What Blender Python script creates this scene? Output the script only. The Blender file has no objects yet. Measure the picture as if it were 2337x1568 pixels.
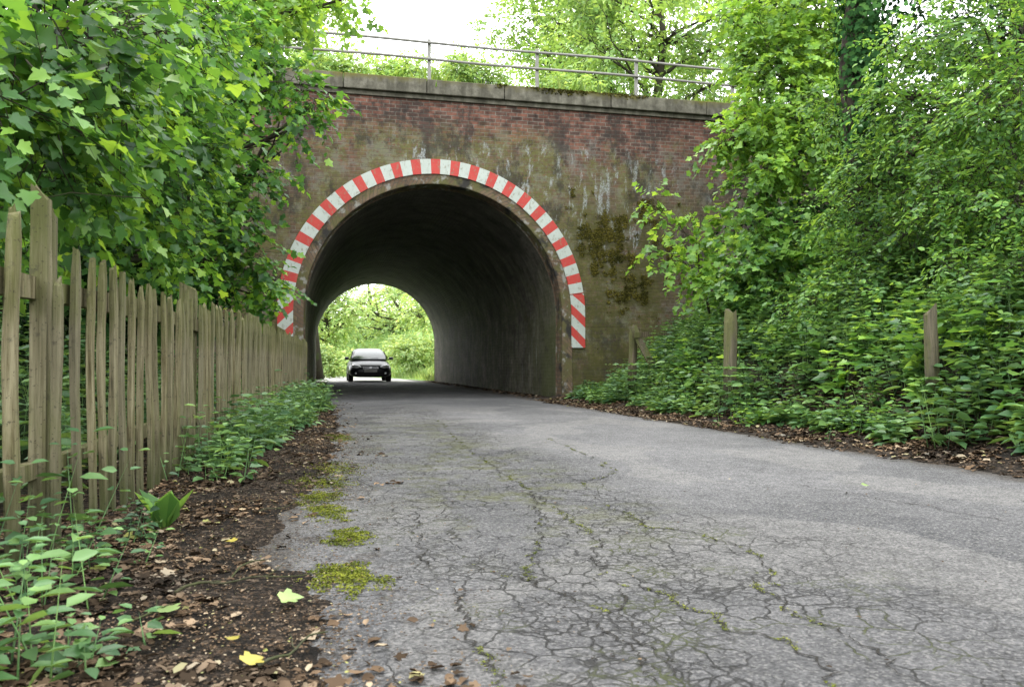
import bpy, math, random
import numpy as np
from mathutils import Vector, noise as mnoise
rng=np.random.default_rng(7); random.seed(7)
S=bpy.context.scene; C=S.collection
TH=math.radians(13.0); F_=1844.0; CX=1168.5; HY=836.0; CAMH=0.65
sT,cT=math.sin(TH),math.cos(TH)
def P(px,py,t):
    a=(px-CX)/F_; b=(HY-py)/F_
    return np.array([t*(a*cT+sT), t*(cT-a*sT), CAMH+b*t])
def G(px,py,z=0.0):
    t=(CAMH-z)/((py-HY)/F_); p=P(px,py,t); return (p[0],p[1])
def pxt(x,y):   # bearing of a ground point
    t=x*sT+y*cT; a=(x*cT-y*sT)/t; return CX+a*F_, t
# ---------------------------------------------------------------- objects
def tag(o,label=None,cat=None,group=None,kind=None):
    if label:o['label']=label
    if cat:o['category']=cat
    if group:o['group']=group
    if kind:o['kind']=kind
    return o
def thing(name,label,cat,loc=(0,0,0),group=None,rz=0):
    o=bpy.data.objects.new(name,None); C.objects.link(o); o.location=loc; o.rotation_euler=(0,0,rz)
    o.empty_display_size=.1
    return tag(o,label,cat,group)
def link(name,me,mat,parent=None,keep=True):
    if mat: me.materials.append(mat)
    o=bpy.data.objects.new(name,me); C.objects.link(o)
    if parent:
        o.parent=parent
        if keep: o.location=-Vector(parent.location)
    return o
def pymesh(name,v,f,smooth=False):
    me=bpy.data.meshes.new(name); me.from_pydata([tuple(map(float,p)) for p in v],[],f); me.update()
    if smooth: me.polygons.foreach_set('use_smooth',[True]*len(me.polygons))
    return me
def npmesh(name,V,faces_t,nrep,nv):
    me=bpy.data.meshes.new(name)
    me.vertices.add(len(V)); me.vertices.foreach_set('co',V.astype(np.float32).ravel())
    tl=np.concatenate([np.array(f) for f in faces_t]); tc=np.array([len(f) for f in faces_t])
    L=(tl[None,:]+np.arange(nrep)[:,None]*nv).ravel()
    cnt=np.tile(tc,nrep); st=np.concatenate([[0],np.cumsum(cnt)[:-1]])
    me.loops.add(len(L)); me.loops.foreach_set('vertex_index',L.astype(np.int32))
    me.polygons.add(len(cnt)); me.polygons.foreach_set('loop_start',st.astype(np.int32))
    me.update(calc_edges=True)
    return me
class MB:
    def __init__(s): s.v=[];s.f=[]
    def box(s,x0,x1,y0,y1,z0,z1):
        b=len(s.v); s.v+=[(x0,y0,z0),(x1,y0,z0),(x1,y1,z0),(x0,y1,z0),(x0,y0,z1),(x1,y0,z1),(x1,y1,z1),(x0,y1,z1)]
        s.f+=[[b+i for i in q] for q in ((0,3,2,1),(4,5,6,7),(0,1,5,4),(1,2,6,5),(2,3,7,6),(3,0,4,7))]; return s
    def tube(s,pts,rad,seg=6,cap=True):
        pts=[Vector(p) for p in pts]; b=len(s.v)
        for i,p in enumerate(pts):
            d=(pts[min(i+1,len(pts)-1)]-pts[max(i-1,0)]).normalized()
            u=d.cross(Vector((0,0,1)) if abs(d.z)<.9 else Vector((1,0,0))).normalized(); w=d.cross(u)
            r=rad[i] if hasattr(rad,'__len__') else rad
            for k in range(seg):
                a=2*math.pi*k/seg; s.v.append(tuple(p+u*math.cos(a)*r+w*math.sin(a)*r))
        for i in range(len(pts)-1):
            for k in range(seg):
                k2=(k+1)%seg; s.f.append([b+i*seg+k,b+i*seg+k2,b+(i+1)*seg+k2,b+(i+1)*seg+k])
        if cap:
            s.f.append([b+k for k in range(seg)][::-1]); e=b+(len(pts)-1)*seg; s.f.append([e+k for k in range(seg)])
        return s
    def loft(s,secs,cap=True):
        b=len(s.v); n=len(secs[0])
        for q in secs: s.v+=[tuple(p) for p in q]
        for i in range(len(secs)-1):
            for k in range(n):
                k2=(k+1)%n; s.f.append([b+i*n+k,b+i*n+k2,b+(i+1)*n+k2,b+(i+1)*n+k])
        if cap:
            s.f.append([b+k for k in range(n)][::-1]); e=b+(len(secs)-1)*n; s.f.append([e+k for k in range(n)])
        return s
    def build(s,name,mat,parent=None,smooth=False,keep=True,bevel=0):
        o=link(name,pymesh(name,s.v,s.f,smooth),mat,parent,keep)
        if bevel:
            m=o.modifiers.new('b','BEVEL'); m.width=bevel; m.segments=2
        return o
# ---------------------------------------------------------------- materials
class NT:
    def __init__(s,name):
        s.m=bpy.data.materials.new(name); s.m.use_nodes=True; s.t=s.m.node_tree; s.t.nodes.clear()
        s.out=s.t.nodes.new('ShaderNodeOutputMaterial')
    def put(s,sock,v):
        if isinstance(v,bpy.types.NodeSocket): s.t.links.new(v,sock)
        elif v is not None:
            if hasattr(v,'__len__') and len(v)==3 and sock.type=='RGBA': v=(*v,1)
            sock.default_value=v
    def n(s,typ,ins={},out=0,**kw):
        nd=s.t.nodes.new('ShaderNode'+typ)
        for k,v in kw.items(): setattr(nd,k,v)
        for k,v in ins.items(): s.put(nd.inputs[k],v)
        return nd.outputs[out]
    def pos(s): return s.n('TexCoord',out=3)
    def geo(s): return s.n('NewGeometry',out=0)
    def sep(s,v):
        nd=s.t.nodes.new('ShaderNodeSeparateXYZ'); s.put(nd.inputs[0],v); return nd.outputs
    def comb(s,x,y,z): return s.n('CombineXYZ',{0:x,1:y,2:z})
    def map(s,v,scale=(1,1,1),loc=(0,0,0)): return s.n('Mapping',{0:v,1:loc,3:scale})
    def noise(s,v,sc,det=4,rough=.55,dist=0): return s.n('TexNoise',{'Vector':v,'Scale':sc,'Detail':det,'Roughness':rough,'Distortion':dist})
    def ncol(s,v,sc,det=3): return s.n('TexNoise',{'Vector':v,'Scale':sc,'Detail':det},out=1)
    def vor(s,v,sc,feat='F1',out=0): return s.n('TexVoronoi',{'Vector':v,'Scale':sc},out=out,feature=feat)
    def ma(s,op,a,b=0.0,c=None):
        d={0:a,1:b}
        if c is not None:d[2]=c
        return s.n('Math',d,operation=op)
    def mr(s,v,a,b,c=0.,d=1.): return s.n('MapRange',{0:v,1:a,2:b,3:c,4:d},interpolation_type='SMOOTHSTEP')
    def mix(s,f,a,b,blend='MIX'):
        nd=s.t.nodes.new('ShaderNodeMix'); nd.data_type='RGBA'; nd.blend_type=blend
        s.put(nd.inputs[0],f); s.put(nd.inputs[6],a); s.put(nd.inputs[7],b); return nd.outputs[2]
    def ramp(s,f,stops):
        nd=s.t.nodes.new('ShaderNodeValToRGB'); s.put(nd.inputs[0],f); e=nd.color_ramp.elements
        while len(e)<len(stops): e.new(.5)
        for i,(p,c) in enumerate(stops): e[i].position=p; e[i].color=(*c,1)
        return nd.outputs[0]
    def bump(s,h,st=.5,d=.01,nrm=None):
        i={'Strength':st,'Distance':d,'Height':h}
        if nrm is not None:i['Normal']=nrm
        return s.n('Bump',i)
    def bsdf(s,col,rough=.8,spec=.3,nrm=None,metal=0.,**k):
        i={'Base Color':col,'Roughness':rough,'Specular IOR Level':spec,'Metallic':metal}
        if nrm is not None:i['Normal']=nrm
        i.update(k)
        return s.n('BsdfPrincipled',i)
    def fin(s,sh): s.put(s.out.inputs[0],sh); return s.m
def simple(name,col,rough=.6,spec=.4,metal=0.,var=.25,sc=8.):
    t=NT(name); p=t.pos(); n=t.noise(p,sc,5)
    c=t.mix(n,tuple(x*(1-var) for x in col),tuple(min(1,x*(1+var)) for x in col))
    return t.fin(t.bsdf(c,rough,spec,metal=metal))
def leafmat(name,stops,trans=.35,tcol=1.5,clump=.8,spec=.35,con=1.):
    t=NT(name); r=t.n('NewGeometry',out=8); g=t.geo()
    c=t.ramp(r,stops)
    n=t.noise(g,clump,2)
    c=t.mix(con,c,t.ramp(n,[(.3,(.5,.55,.55)),(.7,(1.5,1.38,1.1))]),'MULTIPLY')
    if trans<=0: return t.fin(t.n('BsdfDiffuse',{'Color':c}))
    tc=t.mix(1.0,c,(tcol*1.2,tcol,tcol*.55),'MULTIPLY')
    a=t.bsdf(c,.42,spec); b=t.n('BsdfTranslucent',{'Color':tc})
    return t.fin(t.n('MixShader',{0:trans,1:a,2:b}))
M={}
M['maple']=leafmat('maple_leaf',[(0,(.03,.095,.033)),(.5,(.068,.185,.045)),(.82,(.125,.275,.05)),(1,(.24,.42,.07))],.42,1.7,1.2,.4)
M['maple_light']=leafmat('maple_leaf_light',[(0,(.09,.2,.05)),(.5,(.15,.31,.065)),(1,(.26,.45,.09))],.42,1.6)
M['right']=leafmat('fine_leaf',[(0,(.042,.12,.042)),(.5,(.1,.235,.06)),(1,(.22,.4,.1))],.4,1.6,1.1)
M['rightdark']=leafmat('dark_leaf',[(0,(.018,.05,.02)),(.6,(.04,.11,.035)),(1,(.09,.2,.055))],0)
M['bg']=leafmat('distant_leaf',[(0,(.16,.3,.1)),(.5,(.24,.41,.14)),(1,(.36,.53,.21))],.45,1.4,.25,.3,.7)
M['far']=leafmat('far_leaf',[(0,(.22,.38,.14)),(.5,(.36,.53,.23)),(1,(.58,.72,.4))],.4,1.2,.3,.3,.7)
M['nettle']=leafmat('nettle_leaf',[(0,(.04,.105,.048)),(.5,(.085,.19,.078)),(1,(.17,.31,.11))],.3,1.4,1.4,.4)
M['grass']=leafmat('grass_blade',[(0,(.1,.2,.04)),(.5,(.17,.31,.07)),(1,(.28,.4,.12))],.35)
M['litter']=leafmat('dead_leaf',[(0,(.028,.022,.018)),(.35,(.062,.044,.034)),(.65,(.115,.082,.062)),(.87,(.2,.15,.118)),(.965,(.31,.265,.22)),(1,(.22,.24,.08))],0,1.0,1.8)
M['greenfall']=leafmat('fallen_green',[(0,(.16,.24,.09)),(1,(.24,.34,.14))],.2,1,3)
M['yellowfall']=leafmat('fallen_yellow',[(0,(.33,.28,.05)),(1,(.4,.35,.08))],.2,1,3)
M['wallmoss']=leafmat('wall_moss',[(0,(.024,.024,.008)),(.5,(.058,.054,.014)),(1,(.125,.115,.03))],0,1,3)
M['moss']=leafmat('moss_tuft',[(0,(.055,.068,.015)),(.5,(.11,.135,.022)),(1,(.18,.2,.04))],0,1.1,9)
def bark(name,c1,c2):
    t=NT(name); p=t.geo(); n=t.noise(t.map(p,(6,6,1.5)),3,6,.7); m=t.noise(p,2,3)
    c=t.mix(n,c1,c2); c=t.mix(t.mr(m,.5,.7),c,(.06,.08,.03))
    return t.fin(t.bsdf(c,.9,.1,t.bump(n,.8,.02)))
M['bark']=bark('bark',(.02,.017,.013),(.075,.065,.05))
def wood(name,c1,c2,green):
    t=NT(name); p=t.pos(); rnd=t.n('ObjectInfo',out=5)
    v=t.map(p,(38,38,1.6)); v=t.n('VectorMath',{0:v,1:t.comb(t.ma('MULTIPLY',rnd,37.),t.ma('MULTIPLY',rnd,11.),0.)},operation='ADD')
    n=t.noise(v,1.5,8,.7,.3); n2_=t.noise(t.map(p,(9,9,2)),1.,5)
    c=t.ramp(n,[(.3,tuple(x*.18 for x in c1)),(.43,c1),(.6,c2),(.8,tuple(min(1,x*1.3) for x in c2))])
    c=t.mix(t.mr(rnd,0,1,0,.5),c,(.14,.132,.095))
    c=t.mix(t.ma('MULTIPLY',t.mr(n2_,.4,.6),green),c,(.11,.12,.04))
    z=t.sep(p)[2]
    c=t.mix(t.mr(z,.45,.0,0,.65),c,(.035,.045,.022))
    bl=t.mr(t.noise(p,16,6,.75),.56,.66); c=t.mix(t.ma('MULTIPLY',bl,.45),c,(.05,.048,.038))
    sp=t.mr(t.noise(p,90,2),.64,.7); c=t.mix(t.ma('MULTIPLY',sp,.6),c,(.03,.027,.023))
    return t.fin(t.bsdf(c,.9,.1,t.bump(n,1.,.009)))
M['picket']=wood('weathered_wood',(.13,.11,.058),(.265,.235,.145),.75)
M['post']=wood('old_post_wood',(.07,.055,.036),(.17,.135,.09),.7)
def brickmat():
    t=NT('brick_facade'); p=t.geo(); x,y,z=t.sep(p)
    wob=t.noise(p,1.3,2); zz=t.ma('ADD',z,t.ma('MULTIPLY',wob,.02))
    uv=t.comb(x,zz,0.)
    nd=t.t.nodes.new('ShaderNodeTexBrick'); t.put(nd.inputs['Vector'],uv)
    for k,v in (('Scale',1.),('Brick Width',.215),('Row Height',.072),('Mortar Size',.008),('Mortar Smooth',.2),('Bias',-.1)): nd.inputs[k].default_value=v
    t.put(nd.inputs['Color1'],(.155,.073,.053)); t.put(nd.inputs['Color2'],(.055,.037,.031)); t.put(nd.inputs['Mortar'],(.14,.127,.108))
    c=nd.outputs[0]; fac=nd.outputs[1]
    var=t.noise(p,9,4); c=t.mix(1.,c,t.ramp(var,[(.3,(.5,.5,.5)),(.7,(1.45,1.42,1.4))]),'MULTIPLY')
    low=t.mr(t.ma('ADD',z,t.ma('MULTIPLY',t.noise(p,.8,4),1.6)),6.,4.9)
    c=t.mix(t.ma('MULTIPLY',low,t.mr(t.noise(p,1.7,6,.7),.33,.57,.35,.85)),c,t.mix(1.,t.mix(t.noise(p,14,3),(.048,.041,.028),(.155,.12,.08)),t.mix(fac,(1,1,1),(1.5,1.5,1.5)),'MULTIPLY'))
    m1=t.noise(t.map(p,(1,1,.6),(3,0,1)),1.4,9,.75)
    zone=t.mr(z,5.5,4.8)
    rd=t.ma('SQRT',t.ma('ADD',t.ma('POWER',t.ma('SUBTRACT',x,2.09),2.),t.ma('POWER',t.ma('SUBTRACT',z,1.65),2.)))
    near=t.mr(rd,4.6,3.1,0,.07)
    am=t.ma('MULTIPLY',t.mr(t.ma('ADD',m1,near),.46,.58),zone); det=t.noise(p,24,4)
    c=t.mix(t.ma('MULTIPLY',am,t.mr(det,.3,.6,.12,.88)),c,t.mix(t.noise(p,6,4),(.055,.058,.02),(.17,.163,.052)))
    gx=t.ma('MULTIPLY',t.mr(t.noise(p,3.,8,.8),.49,.58),zone); c=t.mix(t.ma('MULTIPLY',gx,.4),c,(.17,.175,.15))
    s1=t.mr(t.noise(t.map(p,(1,1,.7),(7,1,3)),1.5,8,.75),.49,.6); c=t.mix(t.ma('MULTIPLY',s1,.68),c,(.026,.025,.023))
    hx=t.ma('MULTIPLY',t.ma('MULTIPLY',t.mr(x,4.3,5.),t.mr(x,7.4,6.3)),t.mr(z,4.3,3.4)); c=t.mix(t.ma('MULTIPLY',t.ma('MULTIPLY',hx,t.mr(t.noise(p,2.3,8,.8),.42,.54)),t.mr(det,.25,.55,.2,.85)),c,(.07,.067,.022))
    v=t.noise(t.map(p,(4,1,1.2)),1.7,7,.75)
    wz=t.ma('MULTIPLY',t.mr(z,5.3,4.8),t.mr(z,1.2,3.6)); wx=t.mr(t.noise(t.map(p,(.6,1,.9),(5,0,2)),1.0,3),.43,.57)
    wm=t.ma('MULTIPLY',t.ma('MULTIPLY',t.mr(v,.54,.62),wz),wx)
    c=t.mix(t.ma('MULTIPLY',wm,t.mr(t.noise(p,30,3),.35,.6,.12,.75)),c,(.32,.35,.35))
    h=t.ma('ADD',t.ma('MULTIPLY',fac,-1.),t.ma('MULTIPLY',t.noise(p,40,5),.6))
    return t.fin(t.bsdf(c,.9,.15,t.bump(h,.9,.014)))
M['brick']=brickmat()
def ringmat():
    t=NT('arch_ring_brick'); u,v,_=t.sep(t.n('TexCoord',out=2)); g=t.geo()
    nd=t.t.nodes.new('ShaderNodeTexBrick'); t.put(nd.inputs['Vector'],t.comb(v,u,0.))
    for k,q in (('Scale',1.),('Brick Width',.22),('Row Height',.078),('Mortar Size',.007),('Bias',0.)): nd.inputs[k].default_value=q
    nd.inputs['Color1'].default_value=(.17,.12,.08,1); nd.inputs['Color2'].default_value=(.1,.065,.045,1); nd.inputs['Mortar'].default_value=(.08,.07,.055,1)
    c=t.mix(t.mr(t.noise(g,3,6),.42,.62),nd.outputs[0],(.1,.095,.04)); c=t.mix(t.mr(t.noise(g,7,5),.55,.68),c,(.24,.235,.21))
    c=t.mix(t.mr(t.noise(g,2.2,6),.53,.63),c,(.035,.033,.03))
    return t.fin(t.bsdf(c,.9,.15,t.bump(t.ma('MULTIPLY',nd.outputs[1],-1.),.8,.01)))
M['ring']=ringmat()
def vaultmat():
    t=NT('tunnel_lining'); g=t.geo(); x,y,z=t.sep(g); u,v,_=t.sep(t.n('TexCoord',out=2))
    nd=t.t.nodes.new('ShaderNodeTexBrick'); t.put(nd.inputs['Vector'],t.comb(v,u,0.))
    for k,q in (('Scale',1.),('Brick Width',.228),('Row Height',.076),('Mortar Size',.008)): nd.inputs[k].default_value=q
    nd.inputs['Color1'].default_value=(.22,.2,.175,1); nd.inputs['Color2'].default_value=(.14,.13,.11,1); nd.inputs['Mortar'].default_value=(.18,.17,.15,1)
    c=nd.outputs[0]
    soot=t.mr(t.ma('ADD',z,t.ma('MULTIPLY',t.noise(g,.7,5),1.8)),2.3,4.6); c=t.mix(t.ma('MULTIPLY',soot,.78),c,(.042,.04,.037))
    mt=t.noise(g,1.6,8,.75); c=t.mix(1.,c,t.ramp(mt,[(.36,(.35,.33,.31)),(.5,(1,.98,.92)),(.64,(1.6,1.56,1.45))]),'MULTIPLY')
    st=t.noise(t.comb(t.ma('MULTIPLY',v,2.6),t.ma('MULTIPLY',u,.3),0.),1.5,7,.75)
    c=t.mix(t.mr(st,.49,.6,0,.6),c,(.05,.047,.04))
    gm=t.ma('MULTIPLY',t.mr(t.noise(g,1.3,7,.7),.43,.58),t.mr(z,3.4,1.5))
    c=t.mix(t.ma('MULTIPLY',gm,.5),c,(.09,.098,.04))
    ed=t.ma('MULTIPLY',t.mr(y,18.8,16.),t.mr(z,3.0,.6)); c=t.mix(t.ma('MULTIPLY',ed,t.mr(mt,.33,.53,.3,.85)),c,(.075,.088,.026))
    wl=t.ma('MULTIPLY',t.mr(t.noise(t.comb(t.ma('MULTIPLY',v,5.),t.ma('MULTIPLY',u,.7),7.),1.,6,.75),.59,.67),t.mr(z,2.5,1.4))
    c=t.mix(t.ma('MULTIPLY',wl,.6),c,(.45,.43,.39))
    seam=t.ma('ABSOLUTE',t.ma('SUBTRACT',t.ma('FRACT',t.ma('DIVIDE',v,3.1)),.5)); c=t.mix(t.mr(seam,.012,.004,0,.6),c,(.05,.05,.045))
    return t.fin(t.bsdf(c,.8,.25,t.bump(t.ma('ADD',t.ma('MULTIPLY',nd.outputs[1],-.6),t.ma('MULTIPLY',t.noise(g,9,7,.7),1.3)),.9,.03)))
M['vault']=vaultmat()
def stonemat():
    t=NT('coping_stone'); g=t.geo(); x,y,z=t.sep(g)
    n=t.noise(g,5,8,.7); c=t.ramp(n,[(.3,(.05,.047,.036)),(.5,(.11,.103,.08)),(.72,(.19,.18,.145))])
    d=t.mr(t.noise(t.map(g,(6,1,1)),1.,5),.48,.62); c=t.mix(t.ma('MULTIPLY',d,.5),c,(.04,.038,.028))
    mz=t.ma('MULTIPLY',t.mr(t.ma('ADD',z,t.ma('MULTIPLY',t.noise(g,7,5),.3)),6.1,6.28),t.mr(t.noise(g,.7,2),.35,.6)); c=t.mix(mz,c,(.11,.1,.025))
    return t.fin(t.bsdf(c,.9,.15,t.bump(n,.6,.02)))
M['stone']=stonemat()
def stripemat(name,arc):
    t=NT(name); g=t.geo(); u,v,_=t.sep(t.n('TexCoord',out=2))
    if arc=='a': q=t.ma('ADD',t.ma('DIVIDE',u,.372),.2)
    else: q=t.ma('DIVIDE',t.ma('SUBTRACT',u,v),.42)
    fr=t.ma('FRACT',q); m=t.ma('GREATER_THAN',fr,.53)
    red=t.mix(t.noise(g,5,5),(.33,.03,.026),(.48,.055,.042)); wh=t.mix(t.noise(g,4,6),(.32,.36,.32),(.46,.5,.46))
    c=t.mix(m,wh,red)
    c=t.mix(t.mr(t.noise(t.map(g,(1,1,.6)),14,6,.7),.52,.66,0,.65),c,(.17,.15,.1))
    c=t.mix(t.mr(t.noise(g,60,3),.57,.71,0,.5),c,(.22,.17,.12))
    return t.fin(t.bsdf(c,.6,.3,t.bump(t.noise(g,30,4),.3,.004)))
M['stripe']=stripemat('hazard_paint_arch','a'); M['striper']=stripemat('hazard_paint_side','r')
def roadmat():
    t=NT('cracked_asphalt'); g=t.geo(); x,y,z=t.sep(g)
    big=t.noise(g,.55,5,.6); c=t.mix(t.mr(big,.35,.65),(.088,.088,.091),(.142,.14,.143))
    pt=t.mr(t.noise(t.map(g,(1,.6,1),(2,1,0)),.9,4,.5,.6),.515,.54); c=t.mix(t.ma('MULTIPLY',pt,.5),c,(.18,.175,.17))
    mid=t.noise(g,9,7,.8); c=t.mix(1.,c,t.ramp(mid,[(.32,(.64,.64,.64)),(.5,(1,1,1)),(.68,(1.34,1.33,1.31))]),'MULTIPLY')
    sp=t.noise(g,62,6,.85); c=t.mix(1.,c,t.ramp(sp,[(.36,(.4,.4,.4)),(.5,(1,1,1)),(.63,(1.72,1.7,1.67))]),'MULTIPLY')
    agc=t.sep(t.vor(g,150,out=1))[0]; c=t.mix(t.mr(agc,.8,.93,0,.5),c,(.3,.29,.275)); c=t.mix(t.mr(agc,.2,.08,0,.5),c,(.035,.035,.036))
    wv=t.n('VectorMath',{0:g,1:t.n('VectorMath',{0:t.ncol(g,3.2,6),'Scale':.3},operation='SCALE')},operation='ADD')
    wv2=t.n('VectorMath',{0:g,1:t.n('VectorMath',{0:t.ncol(g,12,5),'Scale':.07},operation='SCALE')},operation='ADD')
    e1=t.vor(t.map(wv,(1.,.8,1)),2.2,'DISTANCE_TO_EDGE'); e2=t.vor(wv2,9.,'DISTANCE_TO_EDGE'); e3=t.vor(wv2,21,'DISTANCE_TO_EDGE')
    cx=t.ma('ADD',.92,t.ma('MULTIPLY',y,-.01)); dx=t.ma('ABSOLUTE',t.ma('SUBTRACT',x,cx))
    zone=t.mr(t.ma('ADD',dx,t.ma('MULTIPLY',t.noise(g,1.3,6),1.3)),1.72,.95)
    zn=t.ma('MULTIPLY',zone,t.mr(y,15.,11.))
    w_=t.ma('MAXIMUM',t.ma('MULTIPLY',y,.12),1.)
    k1=t.ma('MULTIPLY',t.mr(t.ma('DIVIDE',e1,w_),.01,.002),t.mr(t.noise(g,1.7,3),.48,.56)); k1=t.ma('MULTIPLY',k1,t.mr(zone,0,.5,.25,1.))
    k2=t.ma('MULTIPLY',t.ma('MULTIPLY',t.mr(t.ma('DIVIDE',e2,w_),.036,.007),t.mr(t.noise(g,2.3,6,.6),.41,.5)),zn)
    k3=t.ma('MULTIPLY',t.ma('MULTIPLY',t.mr(t.ma('DIVIDE',e3,w_),.07,.018),t.mr(t.noise(g,2.1,6,.6),.47,.55)),t.ma('MULTIPLY',zn,.8))
    k=t.ma('MAXIMUM',t.ma('MAXIMUM',k1,k2),k3)
    ms=t.mr(t.noise(g,2.6,5),.52,.6)
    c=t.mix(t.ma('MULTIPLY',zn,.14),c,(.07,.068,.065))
    rv=t.ma('MULTIPLY',t.mr(t.noise(g,1.5,8,.8),.54,.6),zn); c=t.mix(t.ma('MULTIPLY',rv,.4),c,t.mix(t.mr(sp,.45,.55),(.03,.03,.03),(.12,.12,.12)))
    c=t.mix(t.ma('MULTIPLY',k,.8),c,t.mix(ms,(.024,.023,.021),(.07,.083,.022)))
    f=t.ma('MULTIPLY',t.ma('MULTIPLY',t.mr(t.noise(g,2.2,9,.82),.49,.58),t.mr(dx,.85,.15)),t.ma('MULTIPLY',t.mr(y,2.,4.),t.mr(y,11.,8.))); c=t.mix(t.ma('MULTIPLY',f,.6),c,(.085,.09,.03))
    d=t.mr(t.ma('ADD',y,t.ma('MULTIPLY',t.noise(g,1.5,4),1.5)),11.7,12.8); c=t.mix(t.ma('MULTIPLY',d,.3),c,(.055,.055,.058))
    d2=t.mr(y,33.,36.); c=t.mix(d2,c,(.4,.39,.37))  # lane past the tunnel exit coloured pale to imitate blown-out daylight
    jn=t.ma('MULTIPLY',t.noise(g,4,8,.75),.6)
    ed=t.ma('MAXIMUM',t.mr(t.ma('ADD',x,jn),.3,.06),t.mr(t.ma('ADD',x,jn),4.0,4.25))
    ed=t.ma('MAXIMUM',ed,t.ma('MULTIPLY',t.mr(t.noise(g,5,8,.8),.52,.61),t.mr(x,.5,.1)))
    c=t.mix(t.ma('MULTIPLY',ed,.75),c,t.mix(t.mr(sp,.4,.6),(.022,.019,.016),(.09,.075,.06)))
    h=t.ma('ADD',t.ma('MULTIPLY',k,-1.8),t.ma('ADD',t.ma('MULTIPLY',sp,1.4),t.ma('MULTIPLY',mid,.7)))
    return t.fin(t.bsdf(c,.88,.15,t.bump(h,1.,.007)))
M['road']=roadmat()
def soilmat():
    t=NT('leafy_soil'); g=t.geo(); x,y,z=t.sep(g)
    vb=t.sep(t.vor(t.n('VectorMath',{0:g,1:t.n('VectorMath',{0:t.ncol(g,20,3),'Scale':.04},operation='SCALE')},operation='ADD'),60,out=1))[0]
    c=t.ramp(vb,[(.0,(.018,.016,.014)),(.5,(.036,.03,.025)),(.75,(.065,.05,.04)),(.93,(.14,.11,.085))])
    c=t.mix(t.mr(t.noise(g,2.5,6),.45,.6,0,.75),c,(.018,.017,.016))
    sp=t.noise(g,90,5,.8); c=t.mix(1.,c,t.ramp(sp,[(.35,(.3,.3,.3)),(.65,(2.,1.9,1.8))]),'MULTIPLY')
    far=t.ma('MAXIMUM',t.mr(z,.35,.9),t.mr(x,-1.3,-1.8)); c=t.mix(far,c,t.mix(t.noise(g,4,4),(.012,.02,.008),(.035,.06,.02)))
    bk=t.mr(y,35.,37.); c=t.mix(bk,c,t.mix(t.noise(g,3,5),(.16,.28,.08),(.28,.42,.14)))
    return t.fin(t.bsdf(c,.95,.1,t.bump(t.ma('ADD',sp,t.noise(g,30,6,.75)),1.,.03)))
M['soil']=soilmat()
M['crack']=simple('crack_fill',(.026,.024,.021),.95,.1,sc=30)
M['rail']=simple('galvanised_steel',(.2,.195,.175),.6,.4,.3,.4,6)
t=NT('dark_car_paint'); M['paint']=t.fin(t.bsdf((.012,.013,.017),.3,.3))
t=NT('car_glass'); M['glass']=t.fin(t.bsdf((.05,.065,.065),.1,.8))
t=NT('headlamp_glass'); M['lamp']=t.fin(t.bsdf((.85,.87,.88),.2,.8))
M['rubber']=simple('tyre_rubber',(.012,.012,.012),.8,.2); M['blackp']=simple('black_plastic',(.008,.008,.009),.5,.3)
M['alloy']=simple('alloy_wheel',(.2,.2,.21),.4,.5,.7,.1); M['chrome']=simple('chrome_trim',(.7,.7,.72),.25,.6,.4,.05)
M['plate']=simple('plate_white',(.6,.6,.57),.5,.3,var=.4,sc=30)
# ---------------------------------------------------------------- terrain
def ss(a,b,x):
    t=np.clip((x-a)/(b-a),0,1); return t*t*(3-2*t)
def n2(x,y,s,seed=0):
    o=np.zeros_like(x); r=np.random.default_rng(seed)
    for i in range(5):
        f=s*1.9**i; a=r.uniform(0,6.28,4); th=r.uniform(0,6.28)
        o+=(np.sin(f*(x*math.cos(th)+y*math.sin(th))+a[0])*np.sin(f*(-x*math.sin(th)+y*math.cos(th))*1.1+a[1]))/1.6**i
    return o/2
def cen(y): return 1.9-np.where(y>36,.012*(y-36)**2,0)
def H(x,y):
    x=np.asarray(x,float); y=np.asarray(y,float); x,y=np.broadcast_arrays(x,y)
    nz=n2(x,y,1.6,3); nf=n2(x,y,7,5)
    eL=np.interp(y,[1.2,2.3,3.0,3.6,4.6,8,14,15.4,16.5],[.08,0.0,-.2,-.18,.02,.14,.12,-.1,-.25])
    eR=np.interp(y,[0,4,8,14,16,34],[3.98,3.95,3.88,3.95,4.25,4.35])
    d=np.maximum(eL-x,x-eR)+n2(x,y,11,31)*.06
    z=np.where(d<0,np.maximum(d*.25,-.04),np.minimum(d*.07,.016))+nf*.005+nz*.004*(d>-.2)
    z=np.minimum(z,.08)
    z=np.where(d<-.35,-.05,z)
    zl=np.clip((-1.7-x)*.55,0,5.5); zl=np.where(x<-1.7,zl+nz*.1,0)
    sh=.9*ss(10.5,14.8,y)
    zr=.07*ss(4.15,4.6,x)+.48*ss(4.5+sh*.8,5.15+sh,x)+np.clip((x-5.0-sh)*.68,0,4.9); zr=np.where(x>4.1,zr+nz*.05*ss(4.2,5.,x),0)
    front=z+zl+zr
    emb=np.where((x>-.5)&(x<4.7),z,5.5*np.maximum(np.clip((-.5-x)/.6,0,1),np.clip((x-4.7)/.6,0,1)))
    c=cen(y); dd=np.abs(x-c)
    back=np.where(dd<2.3,-.05,.02)+np.where(x>c,np.clip((x-c-2.8)*.45,0,5.5),np.clip((c-x-3.2)*.3,0,5.0))+nz*.1*(dd>3)
    return np.where(y<15.5,front,np.where(y<34.6,emb,back))
def H1(x,y): return float(H(np.array([x]),np.array([y]))[0])
xs=np.concatenate([np.linspace(-220,-14,12),np.arange(-12,-3,.5),np.arange(-3,-.8,.1),np.arange(-.8,.8,.03),np.arange(.8,3.6,.2),np.arange(3.6,5,.05),np.arange(5,8,.1),np.arange(8,16,.5),np.linspace(18,220,12)])
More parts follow.
